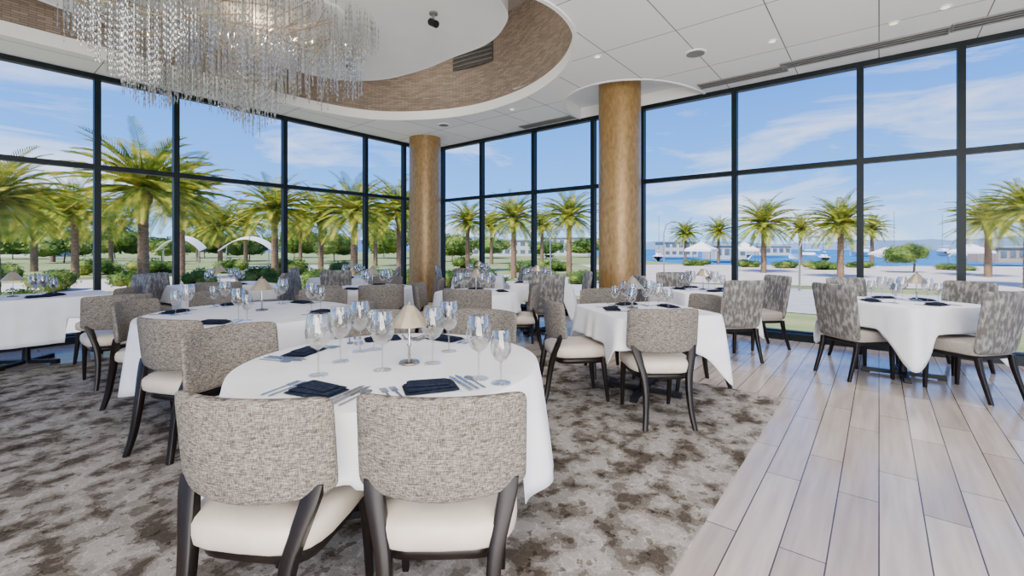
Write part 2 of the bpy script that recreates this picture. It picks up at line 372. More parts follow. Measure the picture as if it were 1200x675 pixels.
# ceiling fixtures
def vent(cx,cy,lx,ly,label):
    t=empty('air_vent',(cx,cy,ZC)); tag(t,label,'air vent')
    f=MB(); w=.015
    fr=f.box((0,ly/2,-.008),(lx+w,w,.02)).box((0,-ly/2,-.008),(lx+w,w,.02)).box((lx/2,0,-.008),(w,ly-w,.02)).box((-lx/2,0,-.008),(w,ly-w,.02)).build('vent_frame',M['ventw'],t)
    MB().box((0,0,-.004),(lx-w,ly-w,.006)).build('vent_back',M['vent'],t)
    for k in range(2): MB().box((-lx/2+(k+1)*lx/3,0,-.011),(.012,ly-w,.008)).build('slat',M['ventw'],fr)
def atc(x,y):
    d=(ZC-H)*F/(HY-y); w=W(px(x,d),d); return w.x,w.y
for (x,y,lx,ly,lab) in [(868,91,.22,1.15,'long ceiling air vent beside the right column'),(1005,58,.22,1.65,'long ceiling air vent before the right windows'),
        (1185,17,.22,.9,'ceiling air vent at the top right edge'),(640,143,.2,1.2,'ceiling air vent between the two columns')]:
    a,b=atc(x,y); vent(a,b,lx,ly,lab)
for x,y,lab,r in [(815,62,'round white ceiling speaker above the right windows',.13),(520,146,'round ceiling speaker before the far column',.12)]:
    a,b=atc(x,y); t=empty('ceiling_speaker',(a,b,ZC)); tag(t,lab,'speaker')
    MB().lathe([(r,0),(r,-.012),(r-.02,-.016)],32).build('rim',M['white'],t,smooth=True)
    MB().lathe([(r-.02,-.0165),(.001,-.02)],32).build('grille',M['ventw'],t,smooth=True)
dl=[(1108,8,'recessed downlight at the top right'),(1047,27,'recessed downlight between the two long vents'),(905,48,'recessed downlight beside the ceiling speaker'),(600,128,'recessed downlight between the columns'),(700,66,'recessed downlight right of the curved lip')]
for x,y,lab in dl:
    a,b=atc(x,y); t=empty('downlight',(a,b,ZC)); tag(t,lab,'downlight','recessed downlights')
    MB().lathe([(.055,0),(.055,-.008),(.038,-.008)],24).build('trim_ring',M['white'],t,smooth=True)
    MB().lathe([(.036,-.009),(.001,-.010)],24).build('lens',M['lens'],t)
# vent on the mosaic band
bi=min(range(len(outr)),key=lambda i:(outr[i]-Vector((5.98,5.75))).length)
tng=(outr[(bi+1)%len(outr)]-outr[bi-1]).normalized(); ang=math.atan2(tng.y,tng.x)
nrm=Vector((-tng.y,tng.x))*(-sg)
t=empty('wall_grille',(outr[bi].x+nrm.x*.03,outr[bi].y+nrm.y*.03,4.82),ang); tag(t,'dark slatted grille set in the brown mosaic band','grille')
gf=MB().box((0,0,0),(.95,.03,.36)).build('grille_frame',M['vent'],t)
yy=.03 if (Matrix.Rotation(ang,3,'Z')@Vector((0,1,0))).dot(Vector((nrm.x,nrm.y,0)))>0 else -.03
for k in range(4): MB().box((0,yy,-.12+k*.08),(.88,.03,.014)).build('slat',M['ventw'],gf)
for x,y,lab in [(508,24,'black ceiling spotlight nearest the panel edge'),(409,76,'black ceiling spotlight beside the chandelier')]:
    d=2.66*F/(HY-y); w=W(px(x,d),d); t=empty('spotlight',(w.x,w.y,cz)); tag(t,lab,'spotlight','spotlights on the floating panel')
    MB().lathe([(.05,0),(.05,-.02),(.012,-.025),(.012,-.08)],16).build('mount',M['ventw'],t,smooth=True)
    MB().tube([(0,-.05,-.15),(0,.05,-.09)],.042,16).build('spot_head',M['blackmetal'],t,smooth=True)

# ---------------------------------------------------------------- chandelier
cc=W(-3.36,5.35); ch=empty('chandelier',(cc.x,cc.y,cz)); ch.rotation_euler.z=math.radians(-51.1)
tag(ch,'large chandelier of hanging crystal strands and gold rods','chandelier')
MB().sell((0,0,-.03),(1.45,.9,.03),.4,1).build('mounting_plate',M['white'],ch,smooth=True)
def strandmb(mb,x,y,z0,L):
    mb.box((x,y,z0-L/2),(.003,.003,L))
    k=int(L/.07)
    for i in range(k):
        z=z0-L+i*.07+.035; r=.0088; h=.031
        mb.add([(x-r,y,z),(x,y-r,z),(x+r,y,z),(x,y+r,z),(x,y,z+h),(x,y,z-h)],[(0,1,4),(1,2,4),(2,3,4),(3,0,4),(1,0,5),(2,1,5),(3,2,5),(0,3,5)])
rs=random.Random(3); st=[]
while len(st)<820:
    a=rs.uniform(-1,1); b=rs.uniform(-1,1); r=math.hypot(a,b)
    if r>1: continue
    Lb=.26+.80*max(0,1-((a-.02)**2*1.0+b*b*.40))**.9
    wav=.16*math.sin(a*9+b*3)+.08*math.sin(a*17); Lb=max(.26,Lb+wav+rs.uniform(-.06,.06)+rs.choice((-.18,0,0,.06)))
    st.append((a*1.78,b*1.0,Lb))
st.sort(key=lambda s:s[1])
variants={}
for i,(x,y,L) in enumerate(st[:100]):
    k=round(L/.07); 
    if k not in variants:
        mb=MB(); strandmb(mb,0,0,0,k*.07); variants[k]=mb.build('crystal_strand',M['crystal'],ch); o=variants[k]
    else:
        o=variants[k].copy(); C.objects.link(o); o.parent=ch
    o.location=(x,y,-.06)
mb=MB()
for x,y,L in st[100:]: strandmb(mb,x,y,-.06,L)
o=mb.build('crystal_strands',M['crystal'],ch); o['kind']='stuff'
for i in range(80):
    a=rs.uniform(-1.2,1.3); b=rs.uniform(-.75,.6); q=rs.uniform(0,PI); z=-rs.uniform(.08,.45)
    MB().tube([(a-.34*math.cos(q),b-.34*math.sin(q),z),(a+.34*math.cos(q),b+.34*math.sin(q),z+rs.uniform(-.05,.05))],.006,6).build('gold_rod',M['gold'],ch)

# ---------------------------------------------------------------- furniture prototypes
def make_tweed():
    t=empty('dining_chair')
    MB().panel(.54,.55,.855,.05,-.240,.09,.12,arch=.018).build('backrest',M['tweed'],t,smooth=True)
    MB().sell((0,-.005,.430),(.245,.262,.062),.5,.55).build('seat',M['cream'],t,smooth=True)
    MB().sell((0,.0,.350),(.20,.21,.026),.3,.4).build('apron',M['black'],t,smooth=True)
    for s in(-1,1):
        MB().post([(s*.182,-.325,0,.032,.032),(s*.166,-.295,.12,.036,.038),(s*.160,-.272,.26,.041,.042),(s*.168,-.250,.37,.046,.044),(s*.188,-.226,.46,.052,.042),(s*.208,-.202,.54,.058,.036),(s*.214,-.190,.585,.058,.026)],5).build('leg',M['black'],t,smooth=True)
        MB().post([(s*.195,.225,0,.025,.025),(s*.197,.20,.2,.033,.033),(s*.195,.18,.37,.042,.042)],3).build('leg',M['black'],t,smooth=True)
    return t
def make_flock():
    t=empty('dining_chair')
    MB().panel(.47,.40,.95,.07,-.22,.03,.16,arch=.0,flare=.1).build('backrest',M['flock'],t,smooth=True)
    MB().sell((0,.02,.435),(.235,.235,.06),.28,.28).build('seat',M['linenseat'],t,smooth=True)
    MB().sell((0,.02,.365),(.215,.215,.02),.25,.25).build('apron',M['black'],t,smooth=True)
    for s in(-1,1):
        MB().post([(s*.205,-.29,0,.028,.030),(s*.2,-.215,.25,.038,.040),(s*.2,-.19,.38,.044,.047)],3).build('leg',M['black'],t,smooth=True)
        MB().post([(s*.2,.215,0,.027,.027),(s*.2,.205,.36,.044,.044)]).build('leg',M['black'],t,smooth=True)
    return t
PT=Proto(make_tweed()); PF=Proto(make_flock())
def lamp():
    t=empty('table_lamp')
    MB().lathe([(.048,0),(.05,.006),(.045,.014),(.012,.02)],24).build('base',M['silver'],t,smooth=True)
    MB().lathe([(.007,.018),(.006,.08),(.011,.09),(.006,.1),(.006,.200)],16).build('stem',M['silver'],t,smooth=True)
    s=MB().lathe([(.097,.185),(.022,.280),(.018,.280),(.092,.185)],12,cap=False).build('lamp_shade',M['shade'],t)
    MB().lathe([(.020,.278),(.01,.287),(.008,.295),(.001,.300)],12).build('finial',M['silver'],s,smooth=True)
    return t
def glass(h,r,sl):
    t=empty('wine_glass')
    MB().lathe([(.038,0),(.037,.003),(.004,.008)],20).build('foot',M['stem'],t,smooth=True)
    MB().lathe([(.0042,.007),(.0036,sl*.5),(.005,sl)],10).build('stem',M['stem'],t,smooth=True)
    b=h-sl
    MB().lathe([(.002,sl),(r*.6,sl+b*.12),(r*.95,sl+b*.33),(r,sl+b*.5),(r*.92,sl+b*.78),(r*.78,h),(r*.75,h),(r*.89,sl+b*.78),(r*.97,sl+b*.5),(r*.92,sl+b*.33),(r*.56,sl+b*.14),(.002,sl+.003)],28,cap=False).build('bowl',M['stem'],t,smooth=True)
    return t
PL=Proto(lamp()); PG=Proto(glass(.245,.049,.10)); PS=Proto(glass(.20,.039,.075))
def napkin():
    mb=MB()
    for w,d,z,r,x,y in [(.21,.14,.004,0,0,0),(.195,.115,.012,.06,.0,.006),(.165,.085,.020,-.10,-.008,.014)]:
        mb.sell((x,y,z),(w/2,d/2,.005),.7,.14,n=28,m=6,rz=r)
    return mb.build('napkin',M['navy'],smooth=True)
def fork():
    mb=MB(); mb.box((0,-.045,.003),(.010,.11,.003)).box((0,.015,.003),(.007,.03,.003)).box((0,.04,.003),(.025,.022,.003))
    for k in range(4): mb.box((-.0105+k*.007,.07,.003),(.0035,.042,.002))
    return mb.build('fork',M['silver'])
def knife():
    mb=MB(); mb.box((0,-.06,.004),(.013,.1,.005))
    mb.add([(-.008,-.01,.002),(.008,-.01,.002),(.011,.09,.002),(.0,.125,.002),(-.008,.1,.002),(-.008,-.01,.005),(.008,-.01,.003),(.011,.09,.003),(.0,.125,.003),(-.008,.1,.005)],
      [(4,3,2,1,0),(5,6,7,8,9),(0,1,6,5),(1,2,7,6),(2,3,8,7),(3,4,9,8),(4,0,5,9)])
    return mb.build('knife',M['silver'])
def spoon():
    mb=MB(); mb.box((0,-.04,.003),(.009,.13,.003)).sell((0,.05,.004),(.019,.03,.004),.8,1,n=16,m=6); return mb.build('spoon',M['silver'],smooth=True)
PN=Proto(napkin()); PK=Proto(fork()); PB=Proto(knife()); PP=Proto(spoon())

def cloth(name,shape,a,b,rot,drop,extra,cuts,loc,seed=0,fl=1.0):
    rnd=random.Random(seed); N=192; vs=[]; rings=[]
    ph=[rnd.uniform(0,6.28) for _ in range(4)]
    def per(th):
        if shape=='round': return a*math.cos(th), a*math.sin(th)
        p=16; c,s=math.cos(th),math.sin(th); r=1/((abs(c)/a)**p+(abs(s)/b)**p)**(1/p); return r*c,r*s
    TOP=.762
    data=[]
    for k in range(N):
        th=2*PI*k/N
        x,y=per(th); r=math.hypot(x,y)
        if shape=='round': cor=.5+.5*math.cos(4*(th-.6))
        else:
            thc=math.atan2(b,a); dd=min(abs(((th-q+PI)%(2*PI))-PI) for q in (thc,PI-thc,-thc,PI+thc)); cor=math.exp(-(dd/.22)**2)
        L=drop+extra*cor
        cutw=0
        for ca,cr in cuts:
            if cr-r>.30: continue
            dd=abs(((th-ca+PI)%(2*PI))-PI)*r
            w=max(0,min(1,(.38-dd)/.10)); w=w*w*(3-2*w); cutw=max(cutw,w)
        L2=min(L,.235); L=L*(1-cutw)+L2*cutw
        fold=(.5+.5*math.sin(th*13+ph[0]+1.3*math.sin(3*th+ph[1])))*.6+(.5+.5*math.sin(th*23+ph[2]))*.25
        if shape!='round': fold=fold*.45+cor*1.2
        data.append((x,y,r,L,fold*fl))
    for s_,out,dz in [(.25,0,0),(.6,0,0),(.9,0,0),(.985,0,0),(1.0,.006,.004),(1,.012,.02)]:
        for x,y,r,L,fo in data:
            k=(s_*r+out)/r; vs.append((x*k,y*k,TOP-dz))
        rings.append(1)
    ND=9
    for j in range(1,ND+1):
        t=j/ND
        for x,y,r,L,fo in data:
            o=.014+.055*fo*(t**.8)+.01*t; k=(r+o)/r; vs.append((x*k,y*k,TOP-.02-(L-.02)*t))
        rings.append(1)
    nr=len(rings); fs=[(i*N+k,i*N+(k+1)%N,(i+1)*N+(k+1)%N,(i+1)*N+k) for i in range(nr-1) for k in range(N)]
    vs.append((0,0,TOP)); ci=len(vs)-1; fs += [(ci,(k+1)%N,k) for k in range(N)]
    o=MB().add(vs,fs).build(name,M['linen'],smooth=True,loc=loc,rz=rot)
    sm=o.modifiers.new('thickness','SOLIDIFY'); sm.thickness=.003; sm.offset=-1
    return o

SIDES=['right','far right','far','far left','left','near left','near','near right']
def side(dx,dy): return SIDES[int(round(math.degrees(math.atan2(dy,dx))/45))%8]
TB=[
 dict(k='T1',X=-.585,D=2.25,s='round',a=.70,b=.70,rot=0,drop=.48,ex=.08,fl=1.8,ph='the large foreground round table',lamp=(-.49,2.17),
  ch=[(-.825,1.38,82,0,'near left'),(-.22,1.39,92,0,'near right'),(-1.63,2.6,-27,0,'left'),(-.2,3.3,None,0,'far right'),(-.98,3.25,None,0,'far left')]),
 dict(k='T2',X=-2.25,D=3.95,s='round',a=.80,b=.80,rot=0,drop=.46,ex=.08,fl=1.5,ph='the big round table at mid left',lamp=(-2.2,4.0),
  ch=[(-2.22,2.88,74,0),(-3.23,3.85,5,0),(-3.1,4.8,None,0),(-2.05,5.0,268,0),(-1.22,3.9,190,0)]),
 dict(k='T3',X=-5.5,D=5.15,s='rect',a=.7,b=.42,rot=51.1,drop=.5,ex=.08,ph="the table at the photo's left edge",lamp=(-5.6,5.1),
  ch=[(-3.75,4.35,140,0),(-4.5,5.4,195,0),(-5.05,6.15,240,1)]),
 dict(k='T4',X=1.19,D=4.12,s='rect',a=.47,b=.47,rot=14,drop=.30,ex=.28,ph='the table in front of the right column',lamp=(1.1,4.15),
  ch=[(1.13,3.34,92,0),(.33,4.0,8,0),(1.92,4.4,190,0),(1.0,4.98,272,0)]),
 dict(k='T5',X=2.5,D=6.0,s='rect',a=.46,b=.46,rot=8,drop=.36,ex=.2,ph='the table right of the right column',lamp=(2.5,5.95),
  ch=[(2.64,5.2,98,1),(3.5,6.05,186,1),(2.42,6.8,268,1),(1.75,6.1,0,1)]),
 dict(k='T6',X=4.02,D=4.68,s='rect',a=.48,b=.48,rot=11,drop=.28,ex=.28,ph='the right-hand window table',lamp=(4.2,4.72),
  ch=[(3.33,4.68,9,1),(4.2,3.9,103,1),(4.1,5.55,275,1),(4.95,4.95,190,1)]),
 dict(k='T7',X=-.45,D=5.7,s='round',a=.5,b=.5,rot=0,drop=.36,ex=.1,ph='the small centre table',lamp=(-.45,5.7),
  ch=[(-.49,4.9,90,0),(-1.2,5.75,0,0),(.3,5.75,180,0),(-.5,6.5,270,1)]),
 dict(k='T8',X=.4,D=7.15,s='rect',a=.46,b=.46,rot=5,drop=.36,ex=.2,ph='the table just left of the right column',lamp=(.4,7.15),
  ch=[(.48,6.3,95,1),(1.15,7.1,180,1),(-.4,7.2,0,1),(.45,7.95,270,1)]),
 dict(k='T9',X=-.65,D=9.0,s='rect',a=.46,b=.46,rot=0,drop=.36,ex=.2,ph='the far corner table',lamp=(-.65,9.0),
  ch=[(-.8,8.2,90,1),(.15,9.0,180,1),(-1.45,9.1,0,1)]),
 dict(k='T10',X=-3.0,D=8.5,s='rect',a=.6,b=.45,rot=51.1,drop=.36,ex=.2,ph='the table left of the far column',lamp=(-3.0,8.5),
  ch=[(-2.9,7.5,95,1),(-2.2,8.6,190,1),(-3.85,8.1,10,1)]),
 dict(k='T11',X=-4.35,D=6.85,s='rect',a=.6,b=.45,rot=51.1,drop=.36,ex=.2,ph='the left window table below the palms',lamp=(-4.4,6.85),
  ch=[(-3.85,5.95,110,0),(-3.35,6.75,185,1),(-5.15,6.6,0,1)]),
 dict(k='T12',X=-1.95,D=6.35,s='round',a=.55,b=.55,rot=0,drop=.38,ex=.08,ph='the round table before the far column',lamp=(-1.95,6.35),
  ch=[(-2.32,5.5,74,0),(-1.58,5.5,106,0),(-1.05,6.7,195,0),(-2.0,7.25,270,0)]),
]
TOPZ=.765
for ti,T in enumerate(TB):
    w=W(T['X'],T['D']); rot=wang(T['rot']) 
    cuts=[]; chs=[]
    for c in T['ch']:
        X,D,fa,ty=c[:4]; tx,ty_=T['X']-X,T['D']-D
        if fa is None: fa=math.degrees(math.atan2(ty_,tx))
        fr=math.radians(fa); off=.24
        sx,sy=X+off*math.cos(fr),D+off*math.sin(fr)
        sd=c[4] if len(c)>4 else side(sx-T['X'],sy-T['D'])
        r=W(sx,sy); chs.append((r,fa,ty,sd))
        v=r-w; cuts.append((math.atan2(v.y,v.x)-rot,v.length))
    zf=0.010 if (-4.57<w.x<4.57 and .65<w.y<7.15) else 0
    tb=empty('dining_table',(w.x,w.y,zf),rot)
    tag(tb,'black pedestal table under the cloth of '+T['ph'],'table')
    if T['s']=='round': MB().lathe([(T['a']-.01,.735-zf),(T['a'],.74-zf),(T['a'],.755-zf),(T['a']-.005,.758-zf)],48).build('tabletop',M['black'],tb,smooth=True)
    else: MB().box((0,0,.746-zf),(2*T['a']-.02,2*T['b']-.02,.024)).build('tabletop',M['black'],tb)
    MB().lathe([(.04,.03),(.034,.1),(.034,.70),(.16,.733-zf)],20).build('pedestal',M['blackmetal'],tb,smooth=True)
    for k in range(4):
        q=k*PI/2+PI/4 if T['s']!='round' else k*PI/2+.3; l=.3
        cq,sq=math.cos(q),math.sin(q)
        MB().box((cq*(.03+l/2),sq*(.03+l/2),.03),(l,.05,.035),q).box((cq*l,sq*l,.006),(.06,.06,.012),q).build('foot',M['blackmetal'],tb)
    o=cloth('tablecloth',T['s'],T['a']+.003,T['b']+.003,rot,T['drop'],T['ex'],cuts,(w.x,w.y,0),ti,T.get('fl',1.0))
    tag(o,'white linen tablecloth draped over '+T['ph'],'tablecloth','white tablecloths')
    L=PL.get(); lw=W(*T['lamp']); L.location=(lw.x,lw.y,TOPZ); tag(L,'small silver table lamp with cone shade on '+T['ph'],'lamp','table lamps')
    for r,fa,ty,sd in chs:
        o=(PT if ty==0 else PF).get(); zf=0.010 if (-4.4<r.x<4.4 and .8<r.y<7.0) else 0
        o.location=(r.x,r.y,zf); o.rotation_euler.z=wang(fa)-PI/2
        tag(o,('tweed-backed chair' if ty==0 else 'tall flocked grey chair')+', '+sd+' side of '+T['ph'],'chair','dining chairs around '+T['ph'])
        d=Vector((r.x-w.x,r.y-w.y)).normalized(); lim=T['a'] if T['s']=='round' else min(T['a'],T['b'])
        pos=Vector((w.x,w.y))+d*(lim-.17); inw=-d; rt=Vector((inw.y,-inw.x))
        a=math.atan2(inw.y,inw.x)-PI/2
        n_=PN.get(); n_.location=(pos.x,pos.y,TOPZ); n_.rotation_euler.z=a+random.uniform(-.25,.25)
        tag(n_,'folded navy napkin, '+sd+' place of '+T['ph'],'napkin','navy napkins')
        if ti in(0,1,3,5,4):
            its=[(-.15,PK,'fork','fork'),(.145,PB,'knife','knife')]
            if ti==0: its=[(-.13,PK,'fork','fork nearest the napkin'),(-.167,PK,'fork','outer fork'),(.127,PB,'knife','knife nearest the napkin'),(.155,PB,'knife','second knife'),(.187,PP,'spoon','spoon')]
            for off,P,ct,nm in its:
                q=pos+rt*off; f=P.get(); f.location=(q.x,q.y,TOPZ); f.rotation_euler.z=a
                tag(f,'steel '+nm+', '+sd+' place of '+T['ph'],ct,'cutlery')
        if ti!=0:
            for P,nm,fo,ro in((PG,'tall wine glass',.15,.10),(PS,'short wine glass',.11,.18)):
                q=pos-d*fo+rt*ro; g=P.get(); g.location=(q.x,q.y,TOPZ)
                tag(g,nm+', '+sd+' place of '+T['ph'],'glass','stemmed glasses')
for x,yb,P,lab in [(373,440,PG,'wine glass furthest left on the foreground round table'),(399,424,PG,'second wine glass from the left on the foreground table'),
    (422,412,PG,'third wine glass from the left on the foreground table'),(448,434,PG,'wine glass just left of the foreground table lamp'),
    (507,426,PG,'wine glass just right of the foreground table lamp'),(526,412,PG,'second glass right of the foreground table lamp'),
    (561,444,PG,'large wine glass second from right on the foreground table'),(587,449,PS,'short glass furthest right on the foreground round table'),(438,410,PS,'short glass behind the lamp at left on the foreground table')]:
    X,D=unp(x,yb,TOPZ); w=W(X,D); g=P.get(); g.location=(w.x,w.y,TOPZ); g.scale=(1.1,1.1,1.1); tag(g,lab,'glass','stemmed glasses')

# ---------------------------------------------------------------- outside
GZ=-.6
def poly(name,pts,z,m,cam=True):
    P=[W(*p) if cam else Vector((*p,0)) for p in pts]; return struct(sheet(name,[[(p.x,p.y) for p in P]],z,m))
poly('ground_lawn',[(-300,-25),(60,-25),(80,42),(45,46),(20,50),(14,200),(-300,220)],GZ,M['grass'])
poly('ground_water',[(-900,-100),(900,-100),(2500,2600),(-2500,2600)],GZ-.5,M['water'])
poly('ground_road',[(15.5,-60),(24.5,-60),(24.5,50),(15.5,50)],GZ+.02,M['road'],False)
poly('ground_sidewalk',[(7.75,-40),(11.3,-40),(11.3,8.8),(7.75,8.8)],GZ+.02,M['pave'],False)
poly('ground_path',[(-40,8.8),(11.3,8.8),(11.3,10.6),(-40,10.6)],GZ+.02,M['pave'],False)
poly('ground_promenade',[(7.2,25.5),(28,17),(80,40),(80,41.9),(45,45.9),(20,49.9),(7.5,49.9)],GZ+.03,M['pave'])
poly('ground_plaza',[(-40,14),(15,14),(15,18),(-40,18)],GZ+.02,M['pave'],False)
poly('ground_far_path',[(-60,26),(15,26),(15,36),(-60,36)],GZ+.02,M['pave'],False)
struct(MB().box((1,1.4,-.36),(13.5,14.9,.46)).build('trim_4',M['pave']))
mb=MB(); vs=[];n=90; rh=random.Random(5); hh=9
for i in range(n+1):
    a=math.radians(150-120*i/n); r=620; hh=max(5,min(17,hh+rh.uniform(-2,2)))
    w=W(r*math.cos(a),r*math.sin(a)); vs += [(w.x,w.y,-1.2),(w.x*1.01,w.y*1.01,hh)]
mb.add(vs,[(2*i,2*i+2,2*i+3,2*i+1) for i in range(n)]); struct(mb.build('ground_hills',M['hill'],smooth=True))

def crown(seed,nf=64):
    r=random.Random(seed); mb=MB()
    for i in range(nf):
        az=i*2.39996+r.uniform(-.2,.2); q=i/nf
        el=math.radians(84-122*q**.9+r.uniform(-8,8)); Ln=r.uniform(.92,1.12)*(1-.14*q); bend=math.radians(r.uniform(42,66)*(1-.35*q)+ (10 if q<.3 else 0))
        p=Vector((0,0,0)); S=30; pts=[p.copy()]; dirs=[]
        side_=Vector((-math.sin(az),math.cos(az),0))
        for k in range(S):
            e=el-bend*(k/S)**1.1; d=Vector((math.cos(az)*math.cos(e),math.sin(az)*math.cos(e),math.sin(e))); dirs.append(d)
            p=p+d*Ln/S; pts.append(p.copy())
        mb.tube(pts[::6],[.013,.011,.008,.005,.003,.002][:len(pts[::6])],4)
        for k in range(4,S):
            t=k/S; l=.24*math.sin(PI*min(1,t*.82+.12))**.7*(1.05-.35*t); d=dirs[k]; up=side_.cross(d).normalized()
            if up.z<0: up=-up
            for s in(-1,1):
                v=(side_*s*.62+d*.85+up*(.28)+Vector((0,0,-.08))).normalized()*l*r.uniform(.85,1.1)
                b0=pts[k]; w_=d*.0125
                tip=b0+v+Vector((0,0,-l*.12)); mid=b0+v*.5
                mb.add([b0-w_*.5,b0+w_*.5,mid+w_*.75,tip,mid-w_*.75],[(0,1,2,3,4)])
    return mb
cm=[]
for c in(crown(1,84),crown(2,72)):
    me=bpy.data.meshes.new('crown'); me.from_pydata(c.v,[],c.f); me.materials.append(M['palm']); cm.append(me)
def palm(x,yc,rp,d,lab,i):
    rp*=1.2 if x<520 else 1.1
    w=W(px(x,d),d,GZ); hc=(HY-yc)/F*d+H-GZ; r=rp/F*d*1.1
    t=empty('palm_tree',w,random.uniform(0,6)); tag(t,lab,'palm tree','palm trees outside')
    mb=MB(); pr=[]; n=26; r0=.03*r+.08
    for k in range(n+1):
        q=k/n; rr=r0*(1.25-.3*q) if q<.8 else r0*(1.0+.9*math.sin((q-.8)/.2*PI*.75)); pr.append((rr*(1.06 if k%2 else .96),q*hc*.985))
    mb.lathe(pr,12).build('trunk',M['trunk'],t,smooth=True)
    o=bpy.data.objects.new('crown',cm[i%2]); C.objects.link(o); o.parent=t; o.location=(0,0,hc); o.scale=(r,r,r*.95)
PALMS=[(-8,232,62,15,'tall palm cut by the left photo edge'),(88,248,42,28,'palm between the first two left windows'),(168,220,64,19,'largest palm, behind the second left window'),
(212,230,52,27,'palm leaning right of the largest left palm'),(258,264,30,42,'small palm behind the third left window'),(322,246,42,26,'palm centred in the third left window'),(376,254,36,34,'palm at the left of the fourth left window'),
(415,248,44,24,'palm at the right of the fourth left window'),(468,248,40,31,'palm just left of the far column'),(548,260,28,36,'palm just right of the far column'),(602,256,34,28,'left palm of the pair between the columns'),(667,254,36,30,'right palm of the pair between the columns'),
(803,274,18,58,'far small palm, leftmost in the right windows'),(842,271,20,54,'far small palm, second in the right windows'),(895,262,35,34,'full palm behind the second right window'),(938,268,22,48,'slim far palm between two full palms'),(985,262,38,28,'full palm left of the third right mullion'),
(1158,260,40,29,'palm behind the rightmost window'),(1205,246,44,21,'palm cut by the right photo edge'),(1022,268,20,50,'small palm beside the third right mullion'),(40,250,42,36,'palm behind the leftmost window, left of the mullion'),(288,262,28,50,'palm between third window mullions'),(130,258,30,48,'palm behind the first left mullion'),
(62,262,30,60,'far palm low in the leftmost window'),(352,262,26,52,'far palm beside the fourth left mullion'),(440,262,28,46,'far palm low beside the fifth left mullion'),(232,256,26,58,'palm partly behind the second left mullion'),(576,264,22,52,'small far palm between the two columns'),(635,264,22,50,'small far palm behind the pair of palms')]
for i,p in enumerate(PALMS): palm(*p,i)

def bushmesh(seed,nl=1500):
    r=random.Random(seed); mb=MB()
    lobes=[(r.uniform(-.55,.55),r.uniform(-.55,.55),r.uniform(.3,.75),r.uniform(.35,.5)) for _ in range(7)]
    for x,y,z,q in lobes: mb.sell((x,y,z),(q*.86,q*.86,q*.8),1,1,n=10,m=6)
    for i in range(nl):
        x,y,z,q=lobes[i%7]; a=r.uniform(0,2*PI); e=math.asin(r.uniform(-.8,1)); k=q*r.uniform(.85,1.12)
        p=Vector((x+k*math.cos(a)*math.cos(e),y+k*math.sin(a)*math.cos(e),max(.02,z+k*math.sin(e))))
        u=Vector((r.uniform(-1,1),r.uniform(-1,1),r.uniform(-1,1))).normalized(); v=u.orthogonal().normalized(); s=.05
        mb.add([p-u*s,p+v*s*.6,p+u*s,p-v*s*.6],[(0,1,2,3)])
    return mb
bms=[]
for sd in(11,12,13):
    b=bushmesh(sd); me=bpy.data.meshes.new('foliage'); me.from_pydata(b.v,[],b.f); me.materials.append(M['leaf']); bms.append(me)
def bush(x,d,r,h,lab,trunk=0,i=0,name='shrub'):
    w=W(px(x,d),d,GZ); t=empty(name,w,random.uniform(0,6)); tag(t,lab,'tree' if trunk else 'shrub','greenery outside')
    o=bpy.data.objects.new('foliage',bms[i%3]); C.objects.link(o); o.parent=t; o.location=(0,0,trunk*.9 if trunk else -.05); o.scale=(r,r,h)
    MB().tube([(0,0,0),(.05*r,0,(trunk or .3)+.4*h)],[.08 if trunk else .04,.05],8).build('trunk',M['trunk'],t)
words=['behind the leftmost window','below the largest palm','in the third left window','in the fourth left window','beside the far column','between the columns','left of the right column']
k=0
SH=[(-45,13,.8,.6),(25,14,.8,.7),(62,20,1.1,.9),(112,13,.9,.6),(150,21,1.1,.9),(205,14,.8,.6),(238,21,1.0,.9),(275,15,.8,.7),(302,23,1.1,.9),(345,16,.9,.7),(372,23,1.2,.9),(405,16,.9,.7),(440,22,1.1,.9),(475,16,.8,.7),(525,22,1.2,.8),(560,26,1.2,.8),(592,21,1.0,.6),(632,24,1.1,.7),(685,24,1.1,.7),
 (5,28,1.3,1.0),(115,32,1.3,1.1),(182,34,1.5,1.0),(275,34,1.4,1.1),(338,31,1.4,1.1),(405,30,1.3,1.0),(488,24,1.1,.9),(617,35,1.4,.9),(650,37,1.4,.9),(540,42,1.6,1.1)]
dist={}
for x,d,r,h in SH:
    j=min(6,max(0,int((x+20)/110))); nth=dist.get(j,0); dist[j]=nth+1
    bush(x,d,r,h,'leafy green shrub '+words[j]+', '+['leftmost of its clump','second from left of its clump','rightmost of the nearer clump','taller one at the back','furthest one at the back','hindmost one beside the palm trunk'][min(nth,5)],0,k); k+=1
TR=[(-60,50,4,4,'far left off the leftmost window'),(15,75,5.5,6.5,'at the left photo edge'),(75,56,3.5,3.5,'between the first two palms'),(135,78,5.5,6,'behind the largest palm'),(190,62,3.4,3.5,'right of the largest palm'),(240,84,5.5,6,'behind the small palm in third window'),(292,64,3.6,4,'behind the canopy'),(345,84,5.5,6.5,'in the third left window edge'),(392,64,3.6,4,'behind the fourth left window palms'),(450,80,5.5,6,'left of the far column'),(530,60,4,4,'right of the far column'),(575,82,4.5,4,'between the columns at left'),(640,75,3.5,3,'between the columns at centre'),(690,85,4.5,4,'left of the right column')]
for i,(x,d,r,h,l) in enumerate(TR): bush(x,d,r,h*.7,'green distant tree '+l,.9,i,'tree')
bush(1071,34,1.75,1.45,'round bright green leafy tree before the bay water',.85,1,'tree')
